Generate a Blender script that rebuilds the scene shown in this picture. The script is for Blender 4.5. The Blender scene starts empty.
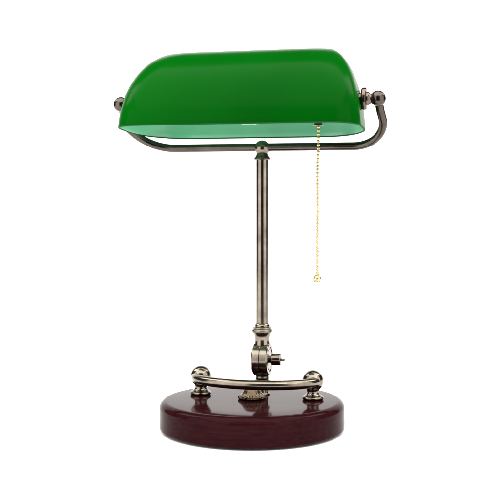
import bpy, bmesh, math, random
from mathutils import Vector, Matrix, Quaternion
random.seed(7)
S = 0.001                      # the lamp is modelled in millimetres
PI = math.pi
sc = bpy.context.scene
col = sc.collection

# ------------------------------------------------------------------ materials
def new_mat(name):
    m = bpy.data.materials.new(name); m.use_nodes = True
    nt = m.node_tree
    return m, nt, nt.nodes['Principled BSDF']

def node(nt, kind, **kw):
    n = nt.nodes.new(kind)
    for k, v in kw.items(): setattr(n, k, v)
    return n

def coords(nt, scale=(1, 1, 1)):
    tc = node(nt, 'ShaderNodeTexCoord'); mp = node(nt, 'ShaderNodeMapping')
    mp.inputs['Scale'].default_value = scale
    nt.links.new(tc.outputs['Object'], mp.inputs['Vector'])
    return mp.outputs['Vector']

def noise(nt, vec, scale, detail=4, rough=.55):
    n = node(nt, 'ShaderNodeTexNoise')
    n.inputs['Scale'].default_value = scale
    n.inputs['Detail'].default_value = detail
    n.inputs['Roughness'].default_value = rough
    nt.links.new(vec, n.inputs['Vector'])
    return n.outputs['Fac']

def ramp(nt, fac, stops):
    r = node(nt, 'ShaderNodeValToRGB')
    els = r.color_ramp.elements
    while len(els) < len(stops): els.new(.5)
    for e, (p, c) in zip(els, stops):
        e.position = p; e.color = (*c, 1) if len(c) == 3 else c
    nt.links.new(fac, r.inputs['Fac'])
    return r.outputs['Color']

def maprange(nt, fac, lo, hi):
    r = node(nt, 'ShaderNodeMapRange')
    r.inputs['To Min'].default_value = lo; r.inputs['To Max'].default_value = hi
    nt.links.new(fac, r.inputs['Value'])
    return r.outputs['Result']

def metal(name, dark, light, rough, brushed, vscale=(1, 1, 1)):
    """antique plated metal: tone drifts a little, fine brushing in the gloss"""
    m, nt, p = new_mat(name)
    v = coords(nt)
    tone = noise(nt, v, 55, 5)
    nt.links.new(ramp(nt, tone, [(.3, dark), (.7, light)]), p.inputs['Base Color'])
    p.inputs['Metallic'].default_value = 1
    b = noise(nt, coords(nt, vscale), brushed, 3)
    smudge = noise(nt, coords(nt), 38, 6, .65)
    add = node(nt, 'ShaderNodeMath', operation='ADD')
    nt.links.new(maprange(nt, b, rough * .7, rough * 1.1), add.inputs[0])
    nt.links.new(maprange(nt, smudge, -.05, .11), add.inputs[1])
    nt.links.new(add.outputs[0], p.inputs['Roughness'])
    bump = node(nt, 'ShaderNodeBump')
    bump.inputs['Strength'].default_value = .05
    bump.inputs['Distance'].default_value = .0004
    nt.links.new(b, bump.inputs['Height'])
    nt.links.new(bump.outputs['Normal'], p.inputs['Normal'])
    return m

M = {}
M['pewter'] = metal('antique_pewter_brass', (.118, .098, .076), (.245, .208, .168), .18, 700, (1, 1, .05))
M['bronze'] = metal('dark_antique_bronze', (.058, .048, .039), (.10, .084, .07), .22, 600, (.05, 1, 1))
M['brass'] = metal('pale_polished_brass', (.50, .385, .20), (.64, .51, .29), .34, 400)
M['rosette'] = metal('tarnished_brass', (.045, .032, .02), (.10, .074, .048), .22, 500)
M['aged'] = metal('aged_red_bronze', (.09, .068, .054), (.16, .122, .096), .2, 500)
M['pewter_dark'] = metal('dark_pewter_brass', (.11, .088, .068), (.20, .162, .128), .2, 500)  # darker version of pewter; on the stem foot it stands in for shade

def wood():
    m, nt, p = new_mat('dark_mahogany_lacquer')
    v = coords(nt, (.45, 9, 15))
    g1 = noise(nt, v, 26, 7, .62)
    g2 = noise(nt, coords(nt, (2.5, 60, 60)), 22, 4, .6)
    mx = node(nt, 'ShaderNodeMath', operation='MULTIPLY_ADD')
    nt.links.new(g2, mx.inputs[0]); mx.inputs[1].default_value = .35
    nt.links.new(g1, mx.inputs[2])
    c = ramp(nt, mx.outputs[0], [(.36, (.0095, .0020, .0026)), (.62, (.0165, .0030, .0040)), (.95, (.027, .0055, .0064))])
    nt.links.new(c, p.inputs['Base Color'])
    p.inputs['Roughness'].default_value = .5
    p.inputs['Specular IOR Level'].default_value = 0
    p.inputs['Coat Weight'].default_value = 1
    p.inputs['Coat IOR'].default_value = 1.095
    fine = noise(nt, coords(nt), 60, 3)
    nt.links.new(maprange(nt, fine, .06, .11), p.inputs['Coat Roughness'])
    bump = node(nt, 'ShaderNodeBump')
    bump.inputs['Strength'].default_value = .05
    bump.inputs['Distance'].default_value = .0005
    nt.links.new(g1, bump.inputs['Height'])
    nt.links.new(bump.outputs['Normal'], p.inputs['Normal'])
    nt.links.new(bump.outputs['Normal'], p.inputs['Coat Normal'])
    return m
M['wood'] = wood()

def green_glass():
    m, nt, p = new_mat('green_cased_glass')
    v = coords(nt)
    n = noise(nt, v, 6, 1)
    nt.links.new(ramp(nt, n, [(.34, (.0003, .046, .0014)), (.66, (.0005, .080, .0026))]), p.inputs['Base Color'])
    p.inputs['Roughness'].default_value = .5
    p.inputs['Specular IOR Level'].default_value = 0
    p.inputs['Coat Weight'].default_value = .9
    p.inputs['Coat Roughness'].default_value = .2
    p.inputs['Coat IOR'].default_value = 1.08
    b = noise(nt, v, 30, 2)
    bump = node(nt, 'ShaderNodeBump')
    bump.inputs['Strength'].default_value = .04
    bump.inputs['Distance'].default_value = .001
    nt.links.new(b, bump.inputs['Height'])
    nt.links.new(bump.outputs['Normal'], p.inputs['Coat Normal'])
    return m
M['green'] = green_glass()

def plain(name, c, rough, var=.08, **kw):
    m, nt, p = new_mat(name)
    n = noise(nt, coords(nt), 40, 4)
    lo = tuple(x * (1 - var) for x in c); hi = tuple(min(1, x * (1 + var)) for x in c)
    nt.links.new(ramp(nt, n, [(.3, lo), (.7, hi)]), p.inputs['Base Color'])
    p.inputs['Roughness'].default_value = rough
    for k, val in kw.items(): p.inputs[k].default_value = val
    return m
M['mint'] = plain('pale_mint_lining', (.17, .52, .31), .25, .04)
M['rim'] = plain('ground_glass_rim', (.003, .07, .012), .6, **{'Specular IOR Level': .1})
M['bulb'] = plain('frosted_bulb_glass', (.20, .33, .22), .15, .02)
M['socket'] = plain('dark_socket_shell', (.05, .045, .04), .4)
M['felt'] = plain('black_felt', (.012, .011, .012), .95)
M['white'] = plain('matte_white_paper', (.92, .92, .92), .9, .004)

# ------------------------------------------------------------------ mesh helpers (millimetres in, metres out)
def obj(name, bm, mat, parent=None, smooth=True, autosharp=40):
    me = bpy.data.meshes.new(name)
    bmesh.ops.recalc_face_normals(bm, faces=bm.faces)
    bmesh.ops.scale(bm, vec=(S, S, S), verts=bm.verts)
    if smooth:
        for f in bm.faces: f.smooth = True
        for e in bm.edges:
            if len(e.link_faces) == 2 and e.calc_face_angle(0) > math.radians(autosharp):
                e.smooth = False
    bm.to_mesh(me); bm.free()
    o = bpy.data.objects.new(name, me); col.objects.link(o)
    for mm in (mat if isinstance(mat, (list, tuple)) else [mat]): me.materials.append(mm)
    if parent: o.parent = parent
    return o

def add_rings(bm, rings, cap=True):
    vr = [[bm.verts.new(p) for p in r] for r in rings]
    n = len(vr[0])
    for a, b in zip(vr, vr[1:]):
        for i in range(n):
            j = (i + 1) % n
            bm.faces.new((a[i], a[j], b[j], b[i]))
    if cap:
        bm.faces.new(vr[0][::-1]); bm.faces.new(vr[-1])
    return vr

def add_lathe(bm, prof, at=(0, 0, 0), axis=(0, 0, 1), n=64, lobes=0, depth=0):
    """prof = (radius, height) pairs turned about axis through at"""
    q = Vector((0, 0, 1)).rotation_difference(Vector(axis).normalized())
    rings = []
    for r, h in prof:
        ring = []
        for k in range(n):
            t = 2 * PI * k / n
            rr = max(r, .02)
            if lobes and isinstance(depth, dict):
                rr *= 1 + depth.get((r, h), 0) * math.cos(lobes * t)
            ring.append(Vector(at) + q @ Vector((rr * math.cos(t), rr * math.sin(t), h)))
        rings.append(ring)
    return add_rings(bm, rings)

def smooth_prof(pts, sub=5):
    """Catmull-Rom through (r, h) points; a doubled point keeps a crisp edge"""
    out = []
    for i in range(len(pts) - 1):
        p1, p2 = pts[i], pts[i + 1]
        if p1 == p2: continue
        p0 = pts[i - 1] if i and pts[i - 1] != p1 else p1
        p3 = pts[i + 2] if i + 2 < len(pts) and pts[i + 2] != p2 else p2
        for s in range(sub):
            t = s / sub
            out.append(tuple(.5 * (2 * b + (c - a) * t + (2 * a - 5 * b + 4 * c - d) * t * t + (3 * b - a - 3 * c + d) * t ** 3)
                             for a, b, c, d in zip(p0, p1, p2, p3)))
    out.append(pts[-1])
    return out

def arc(cx, cy, r, a0, a1, n=10):
    return [(cx + r * math.cos(math.radians(a0 + (a1 - a0) * k / n)), cy + r * math.sin(math.radians(a0 + (a1 - a0) * k / n))) for k in range(n + 1)]

def add_tube(bm, path, r, n=32):
    path = [Vector(p) for p in path]
    rings = []
    t0 = (path[1] - path[0]).normalized()
    up = Vector((0, 0, 1)) if abs(t0.z) < .9 else Vector((0, 1, 0))
    u = t0.cross(up).normalized()
    for i, p in enumerate(path):
        t = (path[min(i + 1, len(path) - 1)] - path[max(i - 1, 0)]).normalized()
        u = (u - t * u.dot(t)).normalized()
        w = t.cross(u)
        rr = r(i / (len(path) - 1)) if callable(r) else r
        rings.append([p + (u * math.cos(2 * PI * k / n) + w * math.sin(2 * PI * k / n)) * rr for k in range(n)])
    return add_rings(bm, rings)

def add_ball(bm, c, r, n=40, squash=1):
    prof = [(r * math.sin(PI * k / 24), -r * squash * math.cos(PI * k / 24)) for k in range(25)]
    add_lathe(bm, prof, c, n=n)

# ------------------------------------------------------------------ the lamp
YAW = 14
lamp = bpy.data.objects.new('bankers_lamp', None)
col.objects.link(lamp)
lamp.rotation_euler = (0, 0, -math.radians(YAW))
lamp['label'] = 'bankers desk lamp with green glass shade, antique metal stem and round dark wooden base'
lamp['category'] = 'desk lamp'

# round wooden base, softly rolled edge
bm = bmesh.new()
prof = [(.02, 1.2), (86, 1.2)] + arc(89.2, 4.2, 3, -90, 0, 5)[1:] + [(92.4, 10)] + arc(85.0, 22.6, 7.4, 0, 90, 14) + [(60, 30), (30, 30), (.02, 30)]
add_lathe(bm, prof, n=160)
base = obj('base', bm, M['wood'], lamp, autosharp=80)
bm = bmesh.new()
add_lathe(bm, [(.02, 0), (85, 0), (85, 1.19), (.02, 1.19)], n=128)
obj('felt_pad', bm, M['felt'], base)

# fluted rosette nut at the centre of the base
bm = bmesh.new()
n = 240
rings = []
for r, h, fl in [(12.6, 30.02, 0), (13.2, 30.5, .02), (13.6, 31.3, .04), (13.5, 32.4, .045), (12.8, 33.5, .04), (11.9, 34.3, .02), (11.0, 35.2, .01), (9.9, 36.4, .012), (8.9, 38.2, .01), (7.8, 40, .006), (6.6, 41.4, 0), (5, 42.4, 0), (2.8, 43, 0), (.03, 43.2, 0)]:
    rings.append([Vector(((r * (1 + fl * math.cos(20 * 2 * PI * k / n))) * math.cos(2 * PI * k / n), (r * (1 + fl * math.cos(20 * 2 * PI * k / n))) * math.sin(2 * PI * k / n), h)) for k in range(n)])
add_rings(bm, rings)
obj('rosette_nut', bm, M['rosette'], lamp, autosharp=75)

# two ball posts and the bowed rail between them
PA, PB, PH = 1.4, 12, 58.3
for s in (-1, 1):
    bm = bmesh.new()
    prof = smooth_prof([(.02, 30.02), (9.6, 30.02), (9.6, 30.02), (10.6, 31.3), (10.4, 33), (8.6, 34.2), (8.6, 34.2), (6.6, 36), (6, 38), (6.3, 40), (7, 41.2)], 5)
    a0 = math.asin(7 / 10.6)
    prof += [(10.6 * math.sin(PI - t), 48.9 + 10.6 * math.cos(PI - t)) for t in [a0 + (PI - a0) * k / 22 for k in range(23)]]
    add_lathe(bm, prof, (PA + s * PH, PB, 0))
    obj('rail_post', bm, M['pewter'], lamp, autosharp=60)
bm = bmesh.new()
SAG = 38
path = []
for k in range(61):
    t = PI * k / 60
    path.append((PA - (PH + 4.5) * math.cos(t) , PB - SAG * math.sin(t) ** 1.0, 48.6))
add_tube(bm, path, 4.7)
obj('rail', bm, M['pewter'], lamp)

# column, tilt joint and stem
SA, SB = 3.8, 28
bm = bmesh.new()
add_lathe(bm, smooth_prof([(.02, 30.02), (7.6, 30.02), (7.6, 30.02), (7.7, 31.2), (6.6, 32.2), (6.2, 34), (6.0, 38.5), (6.2, 41), (7.6, 42.4), (7.9, 44), (6.4, 45.4), (6.4, 45.4), (6.8, 47.2), (6.2, 48.8), (6.2, 48.8), (7, 50.2), (6.2, 51.6), (.02, 51.8)]), (SA, SB, 0))
obj('stem_foot', bm, M['pewter_dark'], lamp, autosharp=60)  # shadow on the column is put into its darker metal colour
JZ = 66
bm = bmesh.new()
R = 16.6
prof = [(.02, -7.9), (10.6, -7.9), (10.9, -7.3), (12.2, -7.3), (12.6, -8.1), (15.4, -8.1), (R, -7.0), (R, -.5), (R - .5, 0), (R, .5), (R, 7.0), (15.4, 8.1), (12.6, 8.1), (12.2, 7.3), (10.9, 7.3), (10.6, 7.9), (.02, 7.9)]
add_lathe(bm, prof, (SA, SB, JZ), (1, 0, 0), n=96)
joint = obj('tilt_joint', bm, M['pewter'], lamp, autosharp=30)
bm = bmesh.new()
add_lathe(bm, [(.02, 7.95), (3.6, 7.95), (3.8, 10), (5.4, 10.2), (5.9, 10.8), (5.9, 18.6), (5.2, 19.6), (2.2, 19.8), (1.2, 20), (1.1, 23.2), (.7, 23.7), (.02, 23.8)], (SA, SB, JZ), (1, 0, 0), n=48)
obj('thumb_screw', bm, M['pewter_dark'], joint, autosharp=35)

bm = bmesh.new()
add_lathe(bm, [(.02, 101), (6.05, 101), (6.05, 272), (.02, 272)], (SA, SB, 0), n=64)
stem = obj('stem', bm, M['pewter'], lamp)
bm = bmesh.new()
add_lathe(bm, smooth_prof([(.02, 79.2), (8.2, 79.2), (8.2, 79.2), (7.7, 82), (7.3, 86), (7.8, 90), (9.2, 93), (9.2, 93), (10.3, 93.8), (10.7, 95.4), (10, 96.8), (10, 96.8), (9.2, 97.4), (9.2, 97.4), (9.3, 98.6), (7.6, 99.6), (7.6, 99.6), (7.4, 101.2), (6.3, 102.6), (6, 103), (.02, 103)]), (SA, SB, 0))
obj('stem_collar', bm, M['pewter'], stem, autosharp=45)

# ball joint carrying the yoke
BZ = 283
bm = bmesh.new()
prof = smooth_prof([(.02, 270.2), (7.9, 270.2), (7.9, 270.2), (8.5, 271), (7.7, 272.6), (6.5, 274.4), (5.9, 275.8)], 4)
prof += [(7.8 * math.cos(math.radians(t)), 282.4 + 7.8 * math.sin(math.radians(t))) for t in range(-46, 91, 8)]
add_lathe(bm, prof, (SA, SB, 0))
obj('ball_joint', bm, M['pewter_dark'], lamp, autosharp=50)

# yoke: bar, bends and arms leaning forward to the shade's pivots
PVB, PVZ = -12, 326.5
YL, YR = -134.8, 127.6
TL, TR = -139.6, 130.3
w = Vector((0, PVB - SB, PVZ - BZ)); L = w.length; w.normalize()
BL, BR = 50, 32
path = []
def yp(a, h): return (a, SB + w.y * h, BZ + w.z * h)
path.append(yp(YL, L)); path.append(yp(YL - .2, L * .8))
for k in range(13):
    t = math.radians(202 + 68 * k / 12)
    path.append(yp(TL + BL + BL * math.cos(t), BL + BL * math.sin(t)))
for k in range(1, 20): path.append(yp(TL + BL + (TR - TL - BL - BR) * k / 20, 0))
for k in range(13):
    t = math.radians(270 + 90 * k / 12)
    path.append(yp(TR - BR + BR * math.cos(t), BR + BR * math.sin(t)))
path.append(yp(YR + (TR - YR) * .4, L * .75)); path.append(yp(YR, L))
bm = bmesh.new()
add_tube(bm, path, 4.1)
yoke = obj('yoke', bm, M['bronze'], lamp)

# shade of cased glass: green outside, pale mint inside
SHM, SHA = -7.0, 121.0
F, G, E, H = 88, 26, 43, 85
TILT = 3.6
BF0 = -63.0        # front edge
Z0 = 298.4
def shade_rings(off, nl=30, top=True):
    rings = []
    for i in range(nl + 1):
        th = .5 * PI * (i / nl)
        if i == nl: th = .5 * PI - .012
        c, s = math.cos(th), math.sin(th)
        La = SHA - E * (1 - c) - 3.2 * s - off
        bf = BF0 + (F - 3) * (1 - c) + 3 * s + off
        bb = BF0 + F + G * c - off
        if bb - bf < .4:
            mid = .5 * (bf + bb); bf, bb = mid - .2, mid + .2
        Lb = .5 * (bb - bf); cb = .5 * (bb + bf)
        z = (H - off) * s
        u = 1 - c
        q_ = Lb / 57
        front = (28 + 6 * u, min(Lb, 32 * (1 + .2 * u) * q_)); back = (50 + 8 * u, min(Lb, 58 * q_))
        ring = []
        for q in range(4):
            ra, rb = back if q in (0, 1) else front
            for k in range(25):
                t = .5 * PI * (q + k / 24)
                sx = 1 if q in (0, 3) else -1; sy = 1 if q in (0, 1) else -1
                ring.append((SHM + sx * (La - ra) + ra * math.cos(t), cb + sy * (Lb - rb) + rb * math.sin(t), z))
        rings.append(ring)
    return rings
def tiltp(p):
    # tip about the left-right line through the middle of the opening: front edge up
    y, z = p[1] - (-6), p[2]
    t = math.radians(-TILT)
    return Vector((p[0], -6 + y * math.cos(t) - z * math.sin(t), Z0 + y * math.sin(t) + z * math.cos(t)))
def clean(rings):
    out = []
    for r in rings:
        rr = []
        n = len(r)
        for k in range(n):
            if k % 25 == 0 and k: continue_pt = True
            rr.append(tiltp(r[k]))
        out.append(rr)
    return out
WALL = 1.8
outer = clean(shade_rings(0)); inner = clean(shade_rings(WALL))
bm = bmesh.new()
vo = [[bm.verts.new(p) for p in r] for r in outer]
vi = [[bm.verts.new(p) for p in r] for r in inner]
n = len(vo[0])
def band(a, b, mi):
    for i in range(n):
        j = (i + 1) % n
        f = bm.faces.new((a[i], a[j], b[j], b[i])); f.material_index = mi
for a, b in zip(vo, vo[1:]): band(a, b, 0)
for a, b in zip(vi, vi[1:]): band(a, b, 1)
# rounded rim between the two skins
mid = []
for k in range(1, 4):
    t = PI * k / 4
    ring = []
    for i in range(n):
        a, b = outer[0][i], inner[0][i]
        m_ = (a + b) * .5; d = (a - b) * .5
        ring.append(bm.verts.new(m_ + d * math.cos(t) + Vector((0, 0, -1)) * d.length * math.sin(t)))
    mid.append(ring)
seq = [vo[0]] + mid + [vi[0]]
for a, b in zip(seq, seq[1:]): band(a, b, 2)
bm.faces.new(vo[-1]).material_index = 0
bm.faces.new(vi[-1]).material_index = 1
bmesh.ops.remove_doubles(bm, verts=bm.verts, dist=.001)
obj('shade', bm, [M['green'], M['mint'], M['rim']], lamp, autosharp=60)

# pivots at both ends of the shade: ball on the yoke, neck, washer and glass boss
for s, a in ((-1, YL), (1, YR)):
    bm = bmesh.new()
    add_ball(bm, (a, PVB, PVZ), 7.6)
    obj('pivot_ball', bm, M['bronze'], yoke)
    bm = bmesh.new()
    x = -s
    face = abs(a - SHM) - (SHA - 3.2)      # gap from the ball's centre to the shade's end
    add_lathe(bm, smooth_prof([(.02, 5.0), (5.0, 5.0), (5.0, 5.0), (4.6, 6.6), (5.6, 8.2), (5.6, 8.2), (6.4, 9.2), (6.6, 10.4), (6.6, 10.4), (9.8, 10.8), (10.7, 11.8), (10.7, 14.2), (9.8, 15.4), (9.8, 15.4), (5.6, 15.6), (5.6, 22), (.02, 22)], 4), (a, PVB, PVZ), (x, 0, 0))
    obj('pivot_washer', bm, M['aged'], yoke, autosharp=45)

# socket with its chain guide, and the bulb lying along the shade
SOB, SOZ = -12, 326.5
bm = bmesh.new()
add_lathe(bm, smooth_prof([(.02, 0), (8, 0), (8, 0), (9, 3), (15, 10), (17.5, 16), (17.5, 16), (17.5, 46), (17.5, 46), (16, 48), (15, 52), (.02, 52)]), (110, SOB, SOZ), (-1, 0, 0))
sock = obj('socket', bm, M['socket'], lamp, autosharp=45)
CX, CB = 69.5, -12
bm = bmesh.new()
add_lathe(bm, smooth_prof([(.02, 12), (3.4, 12), (3.4, 12), (3.6, 3), (4, 1), (4.9, .1), (5.1, -.5), (4.4, -.8), (3.2, .4), (.02, 1.2)]), (CX, CB, 302.0))
obj('chain_guide', bm, M['pewter'], sock, autosharp=50)
bm = bmesh.new()
add_lathe(bm, smooth_prof([(13, 0), (13, 8), (14, 16), (16, 30), (19.2, 44), (18.8, 54), (14.5, 64), (8, 70), (.02, 72)]), (48, SOB, SOZ - 4.0), (-1, 0, 0))
obj('bulb', bm, M['bulb'], lamp)

# beaded brass pull chain with its end ball
bm = bmesh.new()
zt, zb = 303.5, 157.5
nb = 43
lean = -1.0
for k in range(nb):
    f = k / (nb - 1)
    z = zt + (zb - zt) * f
    sway = lean * f + .3 * math.sin(k * .33) + .12 * math.sin(k * 1.1) + random.uniform(-.08, .08)
    r = 1.58 + random.uniform(-.05, .05)
    bmesh.ops.create_icosphere(bm, subdivisions=2, radius=r, matrix=Matrix.Translation((CX + sway, CB, z)))
pts = [(CX + lean * k / 20, CB, zt + (zb - zt) * k / 20) for k in range(21)]
add_tube(bm, pts, .42, 8)
chain = obj('pull_chain', bm, M['brass'], lamp, autosharp=80)
bm = bmesh.new()
add_lathe(bm, smooth_prof([(.02, -3.5), (2.7, -3.5), (2.7, -3.5), (3.1, -3.1), (3.0, -2.5), (3.0, -2.5), (3.6, -1.2), (3.7, .4), (2.9, 2.3), (1.7, 3.3), (1.5, 4.6), (1.9, 5.4), (1.3, 6), (.02, 6.1)]), (CX + lean, CB, 152.6), n=32)
obj('chain_ball', bm, M['brass'], chain)

# ------------------------------------------------------------------ the white surface: floor sweeping up into the backdrop
bm = bmesh.new()
W = 1500
prof = [(-450, 0), (600, 0)]
BY, BRAD = 1500, 500
prof += [(BY - BRAD + BRAD * math.sin(math.radians(t)), BRAD - BRAD * math.cos(math.radians(t))) for t in range(0, 91, 5)]
prof += [(BY, 800), (BY, 1250)]
vs = [[bm.verts.new((x, y, z)) for y, z in prof] for x in (-W, 0, W)]
for a, b in zip(vs, vs[1:]):
    for i in range(len(prof) - 1): bm.faces.new((a[i], a[i + 1], b[i + 1], b[i]))
fl = obj('floor', bm, M['white'], autosharp=60)
fl['kind'] = 'structure'
fl.location.z = -.0005

# ------------------------------------------------------------------ light
wd = bpy.data.worlds.new('World'); sc.world = wd; wd.use_nodes = True
bg = wd.node_tree.nodes['Background']
bg.inputs['Color'].default_value = (.9, .95, 1, 1)
bg.inputs['Strength'].default_value = .04

def area(name, loc, target, sx, sy, power, color=(1, .985, .96), spread=180):
    l = bpy.data.lights.new(name, 'AREA'); l.shape = 'RECTANGLE'; l.size = sx; l.size_y = sy
    l.energy = power; l.color = color; l.spread = math.radians(spread)
    o = bpy.data.objects.new(name, l); col.objects.link(o)
    o.location = loc
    o.rotation_euler = (Vector(target) - Vector(loc)).to_track_quat('-Z', 'Y').to_euler()
    return o
area('softbox', (-.85, -.6, .35), (0, 0, .25), 1.1, 1.1, 10.5)
area('softbox', (.85, -.6, .35), (0, 0, .25), 1.1, 1.1, 9.8)
area('added_overhead_fill', (0, -.85, 2.2), (0, -.85, 0), 4.4, 3.0, 190)  # added fill with no known source, whitens the floor and its contact shadow
area('backdrop_light', (-1.3, .55, 1.3), (0, 1.4, .2), .8, .5, 9)
area('backdrop_light', (1.3, .55, 1.3), (0, 1.4, .2), .8, .5, 9)

# ------------------------------------------------------------------ camera
cam = bpy.data.cameras.new('camera'); co = bpy.data.objects.new('camera', cam); col.objects.link(co)
co.location = (0, -1.055, .229); co.rotation_euler = (PI / 2, 0, 0)
cam.sensor_width = 36; cam.lens = 36 * 1055 / 500
cam.shift_x = -.004; cam.shift_y = -.1
cam.clip_start = .01; cam.clip_end = 100
sc.camera = co
sc.view_settings.view_transform = 'Standard'; sc.view_settings.look = 'None'
sc.view_settings.gamma = 1; sc.view_settings.exposure = 0
sc.render.resolution_x = sc.render.resolution_y = 1024
